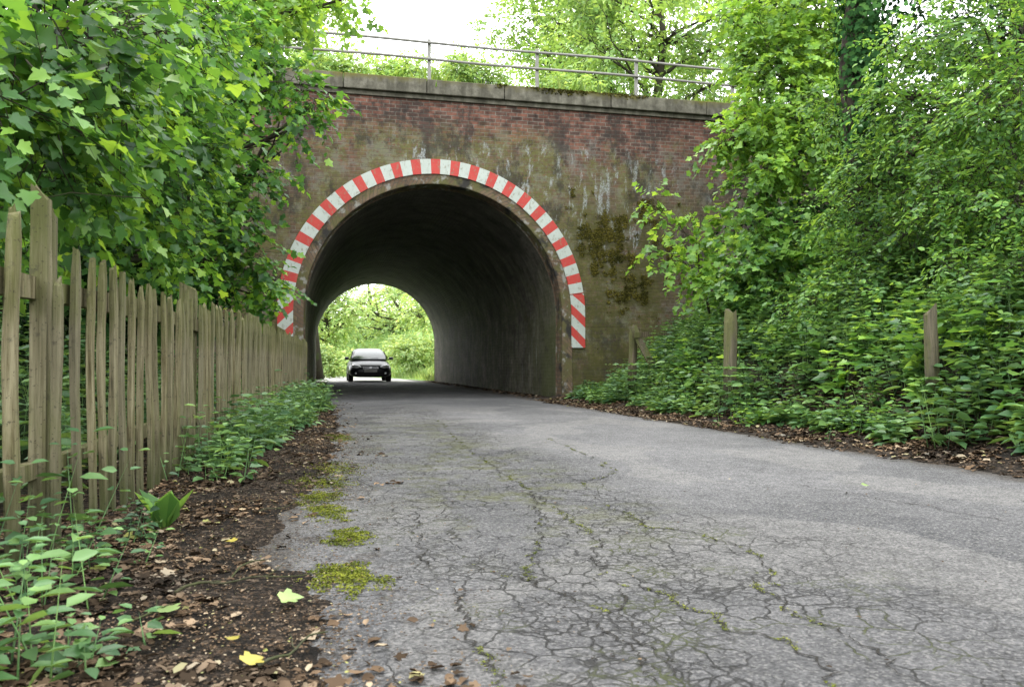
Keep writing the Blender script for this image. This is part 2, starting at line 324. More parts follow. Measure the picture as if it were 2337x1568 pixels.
ys=np.concatenate([np.linspace(-60,-2,8),np.arange(-1.5,1,.2),np.arange(1,7,.035),np.arange(7,15.4,.09),[15.46,15.72],np.arange(16.2,34.3,.6),[34.5,34.75],np.arange(35.2,62,.8),np.linspace(64,320,14)])
XX,YY=np.meshgrid(xs,ys); ZZ=H(XX,YY); nx,ny=len(xs),len(ys)
V=np.stack([XX,YY,ZZ],-1).reshape(-1,3)
me=bpy.data.meshes.new('ground'); idx=np.arange(nx*ny).reshape(ny,nx)
Q=np.stack([idx[:-1,:-1],idx[:-1,1:],idx[1:,1:],idx[1:,:-1]],-1).reshape(-1)
me.vertices.add(len(V)); me.vertices.foreach_set('co',V.astype(np.float32).ravel())
me.loops.add(len(Q)); me.loops.foreach_set('vertex_index',Q.astype(np.int32)); me.polygons.add(len(Q)//4); me.polygons.foreach_set('loop_start',np.arange(0,len(Q),4,dtype=np.int32)); me.update(calc_edges=True)
me.polygons.foreach_set('use_smooth',[True]*len(me.polygons))
tag(link('ground',me,M['soil']),'dark leaf strewn soil of the verges and banks','ground',kind='structure')
mb=MB(); yy=list(np.arange(-4,36,1.))+list(np.arange(36,66,1.5))
for i,y in enumerate(yy):
    c=float(cen(np.array(y))); l,r=(-.75,4.6) if y<34 else (c-2.5,c+2.5)
    if 15.4<=y<34: l,r=-.40,4.58
    mb.v+=[(l,y,0),(r,y,0)]
    if i: b=2*i; mb.f.append([b-2,b-1,b+1,b])
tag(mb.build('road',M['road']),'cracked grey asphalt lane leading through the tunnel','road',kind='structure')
cracks=[[(1210,1120),(1290,1180),(1370,1230),(1360,1290),(1420,1340),(1500,1350),(1600,1400),(1650,1440),(1800,1460),(1880,1530),(1930,1600)],
[(1380,1150),(1480,1200),(1600,1222),(1700,1250),(1810,1345)],[(1720,1310),(1760,1370),(1880,1430),(1950,1460),(2060,1520),(2150,1590)],
[(1020,1330),(1060,1400),(1085,1460),(1130,1520),(1140,1590)],[(950,1170),(960,1260),(990,1310)],[(1800,1105),(1930,1125),(2050,1145),(2337,1200)],
[(1200,1350),(1330,1400),(1400,1450),(1480,1510),(1500,1580)],[(1400,1340),(1410,1400),(1470,1470),(1560,1560)],[(1085,1290),(1180,1320),(1290,1370),(1400,1400)],
[(1000,960),(1060,1020),(1120,1060),(1210,1120)],[(1250,1000),(1340,1040),(1410,1080),(1330,1100),(1380,1150)],[(1210,1120),(1230,1200),(1215,1280),(1200,1350)]]
mb=MB(); mossline=[]
for ci,cr in enumerate(cracks):
    g=[Vector((*G(*p),0)) for p in cr]; pts=[]
    for a,b in zip(g[:-1],g[1:]):
        n=max(2,int((b-a).length/.012))
        for i in range(n):
            q=a.lerp(b,i/n); pr=Vector((-(b-a).y,(b-a).x,0)).normalized()
            q=q+pr*(mnoise.noise(q*7+Vector((ci,0,0)))*.05+mnoise.noise(q*28)*.028+mnoise.noise(q*75)*.013); pts.append(q)
    for i in range(len(pts)):
        d=(pts[min(i+1,len(pts)-1)]-pts[max(0,i-1)]).normalized(); pr=Vector((-d.y,d.x,0))
        w=(.0007+(.003 if ci in(9,10,11) else .0048)*abs(mnoise.noise(pts[i]*11))+.0017*random.random())*min(1,i/8,(len(pts)-1-i)/8+.05)
        mb.v+=[tuple(pts[i]+pr*w+Vector((0,0,.004))),tuple(pts[i]-pr*w+Vector((0,0,.004)))]
        if i: b=len(mb.v); mb.f.append([b-4,b-3,b-1,b-2])
    if ci in(0,1,2,3,8,9,10,11): mossline+=[p for p in pts]
tag(mb.build('road_cracks',M['crack']),'dark open cracks running along the asphalt lane','cracks',kind='stuff')
# ---------------------------------------------------------------- leaf machinery
def nrm(a): return a/np.maximum(np.linalg.norm(a,axis=-1,keepdims=True),1e-9)
OV=(np.array([(0,0,0),(.27,.28,.07),(.22,.66,.05),(0,1,-.1),(-.22,.66,.05),(-.27,.28,.07)]),[[0,1,2,3],[0,3,4,5]])
MPh=[(0,0),(.32,-.05),(.48,.1),(.36,.22),(.6,.45),(.47,.6),(.32,.56),(.2,.78),(0,1.0)]
MP=(np.array([(x,y,abs(x)*.22-.16*y*y) for x,y in MPh]+[(-x,y,abs(x)*.22-.16*y*y) for x,y in MPh[1:-1]]),[[0,1,2,3],[0,3,4,5,6],[0,6,7,8],[0,11,10,9],[0,14,13,12,11],[0,8,15,14]])
BL=(np.array([(-.05,0,0),(.05,0,0),(.03,.6,.05),(0,1,.25),(-.03,.6,.05)]),[[0,1,2,3,4]])
BLOB=(np.array([(-.5,0,0),(0,-.4,.1),(.5,.1,0),(.1,.5,.15)]),[[0,1,2,3]])
CURL=(np.array([(0,0,0),(.22,.12,.12),(.34,.38,.16),(.25,.7,.22),(.04,.98,.06),(-.22,.74,.2),(-.33,.4,.1),(-.2,.12,.16)]),[[0,1,2,3,4],[0,4,5,6,7]])
def leafmesh(name,p,d,n,s,shape,mat,parent=None):
    d=nrm(d); x=nrm(np.cross(d,n)); n=np.cross(x,d)
    T,Fc=shape; s=s[:,None,None]
    V=p[:,None,:]+s*(T[None,:,0:1]*x[:,None,:]+T[None,:,1:2]*d[:,None,:]+T[None,:,2:3]*n[:,None,:])
    me=npmesh(name,V.reshape(-1,3),Fc,len(p),len(T))
    return link(name,me,mat,parent)
def sprays(cl,length,k,ls,seed,droop=.3,up=1.0,flat=.35):
    r=np.random.default_rng(seed); PP=[];DD=[];NN=[];SS=[];tw=[]
    for (c,rad,n) in cl:
        rad=np.array(rad if hasattr(rad,'__len__') else (rad,rad,rad*.75))
        u=nrm(r.normal(size=(n,3))); q=np.array(c)+u*rad*(r.random((n,1))**.45)
        d=nrm(u*.8+r.normal(size=(n,3))*.4+np.array([0,0,-droop])); L=length*r.uniform(.6,1.3,n)
        side=nrm(np.cross(d,np.array([0,0,1.])+r.normal(size=(n,3))*.15))
        nn=nrm(np.array([0,0,up])+u*.45+r.normal(size=(n,3))*flat)
        for j in range(k):
            f=(j+1)/k; sg=1 if j%2 else -1
            pp=q+d*(L*f)[:,None]+np.array([0,0,-1])*(.25*L*f*f)[:,None]
            ld=nrm(d*(.35+.9*(f>.95))+side*sg*(.9 if f<.95 else .1)+np.array([0,0,-.25])+r.normal(size=(n,3))*.25)
            PP.append(pp);DD.append(ld);NN.append(nrm(nn+r.normal(size=(n,3))*.3));SS.append(ls*r.uniform(.5,1.2,n))
        tw.append((q-d*L[:,None]*.3,q+d*L[:,None]-np.array([0,0,1])*(.25*L)[:,None]))
    return tuple(np.concatenate(a) for a in (PP,DD,NN,SS))+(tw,)
def twigmesh(name,tw,w,mat,parent):
    a=np.concatenate([t[0] for t in tw]);b=np.concatenate([t[1] for t in tw]); d=nrm(b-a)
    x=nrm(np.cross(d,np.array([.1,.2,1.])));y=np.cross(d,x)
    V=np.stack([a+x*w,a-x*.5*w+y*.87*w,a-x*.5*w-y*.87*w,b],1)
    return link(name,npmesh(name,V.reshape(-1,3),[[0,1,3],[1,2,3],[2,0,3]],len(a),4),mat,parent)
def curve_pts(a,b,n,wob,seed,sag=0.):
    r=random.Random(seed); a=Vector(a);b=Vector(b); L=(b-a).length; o=Vector((r.random()*50,r.random()*50,r.random()*50)); out=[]
    for i in range(n+1):
        t=i/n; p=a.lerp(b,t); e=math.sin(math.pi*t)
        p+=Vector((mnoise.noise(o+Vector((t*2.5,0,0))),mnoise.noise(o+Vector((0,t*2.5,9))),mnoise.noise(o+Vector((4,0,t*2.5)))+sag))*wob*L*e; out.append(p)
    return out
def tree(name,label,cat,base,top,tr,clumps,length,k,ls,shape,mat,seed,group=None,droop=.3,up=1.,limbs=True,tw=.004,flat=.35,trmat=None,lr=.35):
    b=Vector(base); th=thing(name,label,cat,b,group)
    mb=MB(); tp=curve_pts(b-Vector((0,0,.3)),top,9,.1,seed); mb.tube(tp,[tr*(1-.75*i/9) for i in range(10)],9)
    mb.build('trunk',trmat or M['bark'],th,True)
    if limbs:
        lb=MB()
        for i,(c,r,n) in enumerate(clumps):
            c=Vector([float(v) for v in c])
            cand=sorted(range(2,10),key=lambda j:abs(tp[j].z-(c.z-.35*(c-tp[j]).length))); j=cand[0]
            r0=tr*(1-.75*j/9)*lr
            pts=curve_pts(tp[j],c,7,.16,seed*31+i); lb.tube(pts,[r0*(1-.8*q/7)+.003 for q in range(8)],6)
            rr=r if not hasattr(r,'__len__') else r[0]
            for q in range(4):
                e=c+Vector(rng.normal(size=3))*rr*.55; lb.tube(curve_pts(pts[4+q%3],e,4,.15,seed+q+i*7),[r0*.35,r0*.28,r0*.2,r0*.14,.002],5)
        lb.build('branch',trmat or M['bark'],th,True)
    p,d,n,s,t_=sprays(clumps,length,k,ls,seed,droop,up,flat)
    cr=leafmesh('crown',p,d,n,s,shape,mat,th)
    if tw: 
        t2=twigmesh('twigs',t_,tw,M['bark'],th); t2.parent=cr; t2.location=(0,0,0)
    return th
def CL(lst): return [(P(px,py,t),r,n) for px,py,t,r,n in lst]
# ---------------------------------------------------------------- bridge
BY=15.4; AX,AZ,AR=2.09,1.65,2.5; ZT=5.79
bridge=thing('railway_bridge','old red brick railway bridge with a round arched tunnel through it','bridge',(AX,BY,0))
def facade(name,Y,th):
    mb=MB(); cols=list(np.arange(-9,AX-AR-.01,.5))+[AX-AR]
    def addc(x0,x1,z0,z1):
        b=len(mb.v); mb.v+=[(x0,Y,z0),(x1,Y,z1),(x1,Y,ZT),(x0,Y,ZT),(x0,Y+th,z0),(x1,Y+th,z1),(x1,Y+th,ZT),(x0,Y+th,ZT)]
        mb.f+=[[b,b+1,b+2,b+3],[b+5,b+4,b+7,b+6],[b+3,b+2,b+6,b+7]]
    for a,b in zip(cols[:-1],cols[1:]): addc(a,b,-.5,-.5)
    an=np.linspace(math.pi,0,61)
    for a,b in zip(an[:-1],an[1:]): addc(AX+AR*math.cos(a),AX+AR*math.cos(b),AZ+AR*math.sin(a),AZ+AR*math.sin(b))
    cols=[AX+AR]+list(np.arange(5,17,.5))
    for a,b in zip(cols[:-1],cols[1:]): addc(a,b,-.5,-.5)
    return mb.build(name,M['brick'],bridge)
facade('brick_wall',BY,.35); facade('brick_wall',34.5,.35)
def archpath(r,n=64,zb=-.3,k=6):
    return [(AX-r,zb+(AZ-zb)*i/k) for i in range(k)]+[(AX+r*math.cos(a),AZ+r*math.sin(a)) for a in np.linspace(math.pi,0,n)]+[(AX+r,AZ-(AZ-zb)*(i+1)/k) for i in range(k)]
def uvmesh(name,v,f,uv,mat,smooth=False,parent=bridge):
    me=pymesh(name,v,f,smooth); ul=me.uv_layers.new(name='UVMap')
    for l in me.loops: ul.data[l.index].uv=uv[l.vertex_index]
    return link(name,me,mat,parent)
def sweep(name,r0,y0,r1,y1,ny,mat,smooth):
    v=[];f=[];uv=[]; n=None
    for j in range(ny+1):
        t=j/ny; r=r0+(r1-r0)*t; y=y0+(y1-y0)*t; pth=archpath(r); n=len(pth); s=0; pp=None
        for q in pth:
            if pp: s+=math.dist(q,pp)
            pp=q; v.append((q[0],y,q[1])); uv.append((s,y))
    for j in range(ny):
        for i in range(n-1): f.append([j*n+i,j*n+i+1,(j+1)*n+i+1,(j+1)*n+i])
    return uvmesh(name,v,f,uv,mat,smooth)
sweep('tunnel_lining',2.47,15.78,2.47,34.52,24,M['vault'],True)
v=[];f=[];uv=[]
prof=[(2.70,BY-.003),(2.685,BY-.02),(2.5,BY-.02),(2.485,BY-.012),(2.485,BY+.385),(2.465,BY+.39)]; acc=[0,.02,.2,.215,.6,.64]
for j,(r,y) in enumerate(prof):
    s=0;pp=None
    for q in archpath(r):
        if pp: s+=math.dist(q,pp)
        pp=q; v.append((q[0],y,q[1])); uv.append((s*2.5/r,acc[j]))
n=len(archpath(2.5))
for j in range(len(prof)-1):
    for i in range(n-1): f.append([j*n+i,j*n+i+1,(j+1)*n+i+1,(j+1)*n+i])
uvmesh('arch_ring',v,f,uv,M['ring'])
def band(name,path,mat,y0=BY-.05):
    v=[];f=[];uv=[];
    for i,(xi,zi,xo,zo,s) in enumerate(path):
        v+=[(xi,y0,zi),(xo,y0,zo),(xi,y0+.045,zi),(xo,y0+.045,zo)]; uv+=[(s,0),(s,.28),(s,0),(s,.28)]
        if i:
            b=4*i; f+=[[b-4,b-3,b+1,b],[b-3,b-1,b+3,b+1],[b-2,b-4,b,b+2]]
    f+=[[0,2,3,1]]; b=4*(len(path)-1); f+=[[b,b+1,b+3,b+2]]
    return uvmesh(name,v,f,uv,mat)
a0,a1=math.radians(171),math.radians(9)
pa=[]
for a in np.linspace(a0,a1,90): pa.append((AX+2.67*math.cos(a),AZ+2.67*math.sin(a),AX+2.95*math.cos(a),AZ+2.95*math.sin(a),(a0-a)*2.81))
o=band('hazard_band',pa,M['stripe']); o['label']='red and white striped band around the arch'
zR=AZ+2.67*math.sin(a1)-.008
def sidep(sg,z0):
    L=[]
    for i in range(8):
        z=zR+(z0-zR)*i/7; dz=(z-AZ); ri=2.67 if dz<0 else math.sqrt(max(0,2.67**2-dz*dz)); ro=2.95 if dz<0 else math.sqrt(max(0,2.95**2-dz*dz))
        L.append((AX+sg*ri,z,AX+sg*ro,z+ (0.04*(1-i/7)),-z))
    return L
o=band('hazard_panel',sidep(1,1.02),M['striper']); o['label']='diagonally striped red and white panel right of the arch'
o=band('hazard_panel',sidep(-1,1.2),M['striper']); o['label']='diagonally striped red and white panel left of the arch'
mb=MB(); x=-4.9; r=random.Random(4)
while x<15.5:
    L=1.35+r.random()*.9; dz=r.uniform(-.008,.008); dy=r.uniform(-.01,.01)
    mb.box(x,x+L-.012,BY-.13+dy,BY+.42,ZT+.02,6.09+dz); x+=L
mb.build('coping',M['stone'],bridge,bevel=.015)
MB().box(-9,16.5,BY-.05,BY+.3,ZT-.06,ZT+.018).build('string_course',M['stone'],bridge)
MB().box(-3,7.5,BY+.36,34.49,4.45,5.62).build('deck',M['soil'],bridge)
rail=thing('railing','rusty two rail steel railing standing along the bridge parapet','railing',(2,15.62,6.09))
for X in (-4.5,-2.37,-.24,1.96,4.12,6.23,8.4,10.5,12.6):
    b=MB(); b.box(X-.032,X+.032,15.605,15.645,5.95,6.98); b.box(X-.06,X+.06,15.57,15.68,6.09,6.105); b.build('post',M['rail'],rail)
for z in (6.90,6.58):
    MB().tube([(x,15.575,z+.012*math.sin(x*1.3+z)) for x in np.arange(-4.9,13.5,.5)],.027,8).build('rail',M['rail'],rail,True)
n=80000; X=rng.uniform(4.5,7.2,n); Z=rng.uniform(.9,4.2,n)
msk=n2(X,Z,3.1,9)*.9+.8*n2(X,Z,11,2)-.75*np.hypot((X-5.75)/1.35,(Z-3.0)/1.3)+.48; sel=(msk>.12+.35*rng.random(n))&(np.hypot(X-AX,Z-AZ)>3.0)
X,Z=X[sel],Z[sel]; n=len(X); bulge=np.clip(msk[sel],0,.4)*.07
p=np.stack([X,BY-.004-bulge*rng.random(n),Z],-1); d=rng.normal(size=(n,3))*np.array([.7,.2,.7])+np.array([0,-.15,-.3]); nn=np.array([0,-1.,.3])+rng.normal(size=(n,3))*.35
tag(leafmesh('wall_moss',p,d,nn,rng.uniform(.01,.032,n),BLOB,M['wallmoss']),'brownish green moss growing on the brick wall right of the arch','moss',kind='stuff')
n=5000; X=rng.uniform(3.2,6.5,n); k=n2(X,X*0,3,1)+.5; sel=k>rng.random(n)*.9; X=X[sel]; n=len(X)
p=np.stack([X,rng.uniform(BY-.15,BY-.02,n),6.09-rng.random(n)**2*.12*(k[sel])],-1)
tag(leafmesh('coping_moss',p,rng.normal(size=(n,3))+np.array([0,-.6,0]),rng.normal(size=(n,3))*.5+np.array([0,-.7,.7]),rng.uniform(.02,.05,n),BLOB,M['wallmoss']),'olive moss crusting the front edge of the parapet stones','moss',kind='stuff')
n=9000; X=rng.uniform(-4,13,n); p=np.stack([X,rng.uniform(15.85,17.2,n),np.full(n,5.6)],-1)
hh=.2+.32*np.clip(n2(X,X*0+2,1.3,4)+.5,0,1.2)
tag(leafmesh('parapet_grass',p,rng.normal(size=(n,3))*.28+np.array([0,0,1]),rng.normal(size=(n,3)),(hh+.35)*rng.uniform(.7,1.2,n),(BL[0]*np.array([.6,1,1]),BL[1]),M['grass']),'long grass growing behind the bridge parapet','grass',kind='stuff')
# ---------------------------------------------------------------- picket fence
fx=lambda y:-1.154+.058*y+ .02*math.sin(y*.9)
fence=thing('picket_fence','long weathered wooden picket fence on the left verge','fence',(fx(3),3,0))
def picket_mesh(seed,w,d,h,point=True):
    r=random.Random(seed); secs=[]; ph=r.uniform(0,6); N=12
    for i in range(N+1):
        z=h*i/N; ww=w*(1+.09*math.sin(ph+i*.7)+r.uniform(-.06,.06)); dd=d*(1+r.uniform(-.1,.1)); ox=.006*math.sin(ph+i*.4); oy=.009*math.sin(ph*2+i*.35)
        if point and i==N: zz=[h+r.uniform(-.045,0) for _ in range(8)]; ww*=.72; dd*=.75
        else: zz=[z]*8
        pts=[]
        for k,(cx_,cy_) in enumerate([(-1,-.55),(-.7,-1),(.7,-1),(1,-.55),(1,.55),(.7,1),(-.7,1),(-1,.55)]):
            pts.append((ox+cx_*dd/2*(1+.06*math.sin(k+i)),oy+cy_*ww/2,zz[k]))
        secs.append(pts)
    m=MB().loft(secs); return pymesh('picket',m.v,m.f)
variants=[picket_mesh(i,.052+.009*(i%3),.028,1.105+.013*(i%5)) for i in range(12)]
for m in variants: m.materials.append(M['picket'])
def put(me,name,x,y,z,rx=0,ry=0,rz=0,parent=fence):
    o=bpy.data.objects.new(name,me); C.objects.link(o); o.parent=parent
    o.location=Vector((x,y,z))-Vector(parent.location); o.rotation_euler=(rx,ry,rz); return o
r=random.Random(11); y=3.40
while y<14.0:
    put(variants[r.randrange(12)],'picket',fx(y)+.03,y,-.03+r.uniform(-.025,.02),r.gauss(0,.009),r.gauss(0,.006),r.uniform(-.15,.15)); y+=.15+r.uniform(-.012,.012)
for (yy_,w,d_,h,dx,lean) in ((2.80,.045,.04,1.17,.03,-.006),(2.87,.03,.03,1.2,.0,-.004),(3.1,.045,.032,1.0,.055,.01)):
    m=picket_mesh(int(yy_*100),w,d_,h); m.materials.append(M['picket']); put(m,'picket',fx(yy_)+dx,yy_,-.03,lean,0,.1)
for yy_,h,w,dx in ((3.13,1.29,.055,-.012),(3.24,1.26,.05,-.03),(5.85,1.22,.1,-.085),(8.6,1.2,.1,-.085),(11.3,1.2,.1,-.085)):
    m=MB(); hw=w/2; r=random.Random(int(yy_*10)); secs=[]
    for i in range(10):
        z=-.2+(h+.2)*i/9; top=[r.uniform(-.03,.0) if i==9 else 0 for _ in range(8)]; s_=1+r.uniform(-.05,.05)
        secs.append([(hw*s_*a_*(1-.06*(i%2)*(k_%2)),hw*s_*b_,z+top[k_]-(.02*(a_+1) if i==9 else 0)) for k_,(a_,b_) in enumerate([(-1,-1),(0,-.93),(1,-1),(.94,0),(1,1),(0,.94),(-1,1),(-.93,0)])])
    m.loft(secs); me_=pymesh('post',m.v,m.f); me_.materials.append(M['picket']); put(me_,'post',fx(yy_)+dx,yy_,0,.01,.01,0)
for z in (.93,.3):
    secs=[]
    for y_ in np.arange(1.2,14.2,.4):
        x_=fx(y_)-.005; w=(.042 if z>.5 else .028)+.006*math.sin(y_*3+z); zz=z+.012*math.sin(y_*1.7); secs.append([(x_-.045,y_,zz-w),(x_,y_,zz-w),(x_,y_,zz+w),(x_-.045,y_,zz+w)])
    MB().loft(secs).build('rail',M['picket'],fence)
# ---------------------------------------------------------------- old posts at right
POSTS=[]
def oldpost(px,py_t,py_b,t,w,label,seed,lean=0.):
    b=P(px,py_b,t); gz=H1(b[0],b[1]); h=P(px,py_t,t)[2]-gz; r=random.Random(seed); hw=w/2; POSTS.append((px,t,w,b[2]))
    secs=[]
    for i in range(9):
        z=-.3+(h+.3)*i/8; s_=1-.1*i/8+r.uniform(-.08,.08); top=[r.uniform(-.14,.02) if i==8 else 0 for _ in range(8)]
        secs.append([(hw*s_*math.cos(k*.785+.4)*(1+.1*math.sin(k*3)),hw*.8*s_*math.sin(k*.785+.4)+lean*z*.3,z+top[k]) for k in range(8)])
    th=MB().loft(secs).build('fence_post',M['post']); th.location=(b[0],b[1],gz); th.rotation_euler=(0,lean,r.uniform(-.4,.4)); return tag(th,label,'post',None)
oldpost(1665,702,838,9.6,.19,'thick weathered wooden post with a split top, middle one on the right bank',1,.03)
oldpost(2130,698,862,6.6,.12,'rotting wooden post, rightmost on the overgrown bank',2,-.06)
oldpost(1441,742,830,13.4,.16,'short broken post nearest the brick wall',3,.05)
def board(a,b,w,lab,name='broken_board'):
    a=Vector(P(*a));b=Vector(P(*b)); pts=curve_pts(a,b,5,.03,3); mb=MB(); secs=[]
    d=(b-a).normalized(); u=d.cross(Vector((0,1,0))).normalized()*w
    for i,p in enumerate(pts):
        k=1-.1*i/5; secs.append([tuple(p-u*k),tuple(p+u*k),tuple(p+u*k+Vector((0,.03,0))),tuple(p-u*k+Vector((0,.03,0)))])
    tag(mb.loft(secs).build(name,M['post']),lab,'board')
board((1490,835,13.1),(1446,745,13.2),.06,'broken board leaning on the short post near the wall')
board((1445,765,13.1),(1540,758,13.4),.045,'thin broken rail end sticking out right of the short post','broken_rail')
# ---------------------------------------------------------------- trees left
L1=[(20,90,3.3,.42,56),(170,60,3.6,.36,48),(60,290,3.4,.4,54),(-60,260,3.0,.4,44),(190,230,3.9,.34,44),(290,60,4.3,.4,46),(20,430,3.9,.3,34),(180,370,4.3,.34,42)]
MG='maples behind the picket fence'
tree('maple_tree','large leaved maple overhanging the nearest end of the picket fence','tree',(-2.6,3.4,.4),(-2.2,3.7,4.5),.07,CL(L1),.32,8,.076,MP,M['maple'],1,MG)
L2=[(370,70,5.5,.46,78),(280,240,5.3,.44,74),(390,190,6,.4,64),(230,400,5.2,.36,56),(350,350,6,.44,74),(440,260,6.6,.36,54),(310,500,6.0,.34,50),(450,60,6.5,.4,52),(180,520,5.5,.28,36),(90,500,5.0,.3,32),(400,540,6.6,.28,38),(420,430,6.8,.28,38)]
tree('maple_tree','broad maple in the middle behind the picket fence, branches hanging low','tree',(-3.3,6.0,.7),(-2.7,6.4,5.5),.12,CL(L2),.33,8,.074,MP,M['maple'],2,MG)
L3=[(500,80,8,.46,66),(590,130,8.2,.32,40),(660,185,8.2,.26,28),(715,240,8.2,.2,20),(490,320,8,.38,56),(560,290,8.5,.24,24),(660,300,8.3,.12,10),(480,450,8,.34,50),(540,520,8.2,.25,30),(480,610,8.6,.3,40),(580,590,8.6,.2,22),(630,640,9,.16,16),(570,670,9,.22,22),(570,430,8.5,.16,12),(620,395,8.6,.12,10),(500,200,8.2,.36,48)]
tree('maple_tree','maple with leafy branch tips reaching across the left of the brick wall','tree',(-3.4,9.3,.9),(-2.8,9.2,6.5),.14,CL(L3),.3,8,.082,MP,M['maple'],3,MG)
L4=[(600,-10,10,.4,44),(730,-25,10,.3,28),(800,-5,10.2,.22,16),(620,60,10.5,.2,14),(690,60,11,.14,10),(530,20,9.5,.6,70),(450,-20,9,.7,70),(650,20,10.4,.25,18)]
tree('maple_tree','light green maple top reaching over the left end of the bridge railing','tree',(-4.2,11,1.4),(-3.2,11,8.5),.16,CL(L4),.35,8,.09,MP,M['maple_light'],4,MG)
L5=[(-60,60,8,1.3,150),(140,0,9,1.4,160),(130,300,8.5,1.2,150),(0,520,8,1.1,140),(270,480,10,1.2,150),(310,200,10.5,1.4,160),(400,620,11.5,.8,90),(200,650,9.5,1.,110),(420,400,12.5,1.0,100),(400,120,12.5,1.3,120),(330,680,10.5,.8,70)]
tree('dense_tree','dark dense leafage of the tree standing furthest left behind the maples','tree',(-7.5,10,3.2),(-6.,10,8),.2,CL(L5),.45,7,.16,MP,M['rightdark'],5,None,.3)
# ---------------------------------------------------------------- trees right
R1=[(1800,60,13,.85,170),(1770,170,12.6,.75,150),(1810,250,12.3,.8,170),(1860,120,12.8,.8,160),(1740,300,12,.42,80),(1670,315,12,.25,26),(1640,330,12,.16,12),(1850,340,12,.75,150),(1740,390,11.8,.4,60),(1830,20,13.2,1.,170),(1700,30,13.2,.5,60),(1690,120,13.,.3,30)]
tree('tree','bright green maple hiding the right end of the bridge parapet','tree',(9.3,12.6,3.7),(8.6,12.4,9.8),.18,CL(R1),.36,8,.095,MP,M['maple_light'],11,None,.25)
R2=[(2130,100,8.7,.62,190),(2280,60,8,.66,200),(2110,280,8.5,.55,170),(2260,270,7.6,.6,190),(2010,390,9.2,.55,170),(2180,430,8,.5,160),(2320,460,7.4,.5,160),(1930,480,9.8,.45,130),(2060,540,8.8,.45,130),(2220,590,7.8,.36,110),(2350,180,7.2,.6,170),(1960,590,9.6,.36,100),(1900,240,10.4,.4,80),(2020,230,8.8,.28,60)]
tree('tree','tall small leaved tree filling the upper right corner','tree',(8.0,7.2,2.7),(7.4,7.,7.5),.15,CL(R2),.28,10,.068,OV,M['right'],12,None,.2)
R3=[(2130,100,14,1.8,240),(2300,300,12,1.8,240),(2010,400,14,1.3,190),(1880,480,13.5,1.1,180),(2150,550,11,1.3,190),(2300,-20,12,1.8,170),(1790,500,13.5,.7,90),(2300,640,10.5,1.,140),(1930,640,12,.8,110),(1900,60,14.3,1.2,120)]
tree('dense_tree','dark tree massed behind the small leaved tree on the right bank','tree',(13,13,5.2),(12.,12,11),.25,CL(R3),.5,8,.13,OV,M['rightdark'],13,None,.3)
ib=P(1985,420,9.8); it=P(1960,-150,9.8)
th=thing('ivy_covered_trunk','dark ivy covered tree trunk rising among the right hand trees','tree',(ib[0],ib[1],H1(ib[0],ib[1])))
MB().tube(curve_pts((ib[0],ib[1],1.5),it,8,.04,3),[.18-.01*i for i in range(9)],9).build('trunk',M['bark'],th,True)
n=3400; tt=rng.random(n); an=rng.uniform(0,6.28,n); q=ib[None]*(1-tt[:,None])+it[None]*tt[:,None]; rr=.16+.2*rng.random(n)**1.7
u=np.stack([np.cos(an),np.sin(an),np.zeros(n)],-1); leafmesh('ivy',q+u*rr[:,None],rng.normal(size=(n,3))*.4+np.array([0,0,-1]),u+np.array([0,0,.4]),rng.uniform(.04,.08,n),MP,M['rightdark'],th)
def shrub(name,label,lst,base,seed,shape,mat,ls,length=.3,k=8,cat='shrub',tr=.03,group=None):
    top=P(lst[0][0],lst[0][1],lst[0][2]); tree(name,label,cat,(base[0],base[1],H1(base[0],base[1])),tuple(top),tr,CL(lst),length,k,ls,shape,mat,seed,group,.25,1.,True,.003)
pb=P(1640,800,12.6)
shrub('maple_sapling','maple sapling spreading thin branches in front of the wall right of the arch',[(1590,560,12.3,.28,20),(1490,455,12.3,.12,7),(1510,500,12.3,.14,8),(1600,490,12.3,.22,12),(1540,590,12.3,.2,12),(1620,620,12.2,.32,26),(1490,570,12.3,.12,6),(1660,520,12.2,.35,28),(1590,650,12.2,.2,16)],pb,21,MP,M['maple_light'],.1)
pb=P(1740,780,11.2)
shrub('shrub','maple shrub halfway up the right bank beside the wall',[(1760,560,11.3,.42,56),(1700,620,11.2,.4,50),(1810,620,11,.42,54),(1860,540,11.2,.42,54),(1720,510,11.4,.3,26),(1780,690,10.8,.4,50),(1660,690,11.6,.32,34),(1730,440,11.8,.25,20)],pb,22,MP,M['right'],.1)
pb=P(2000,780,9)
shrub('shrub','bushy low shrub between the two old posts on the right bank',[(1950,690,9,.3,74),(2030,670,8.6,.28,64),(1860,680,9.4,.3,74),(1800,720,10.4,.28,60),(2000,620,9,.3,74)],pb,23,OV,M['right'],.075)
pb=P(2280,800,7)
shrub('shrub','leafy shrub at the right edge above the rotting post',[(2280,680,6.9,.25,80),(2340,760,6.4,.2,50),(2330,620,6.8,.3,80),(2210,620,7.4,.22,60)],pb,24,OV,M['right'],.07)
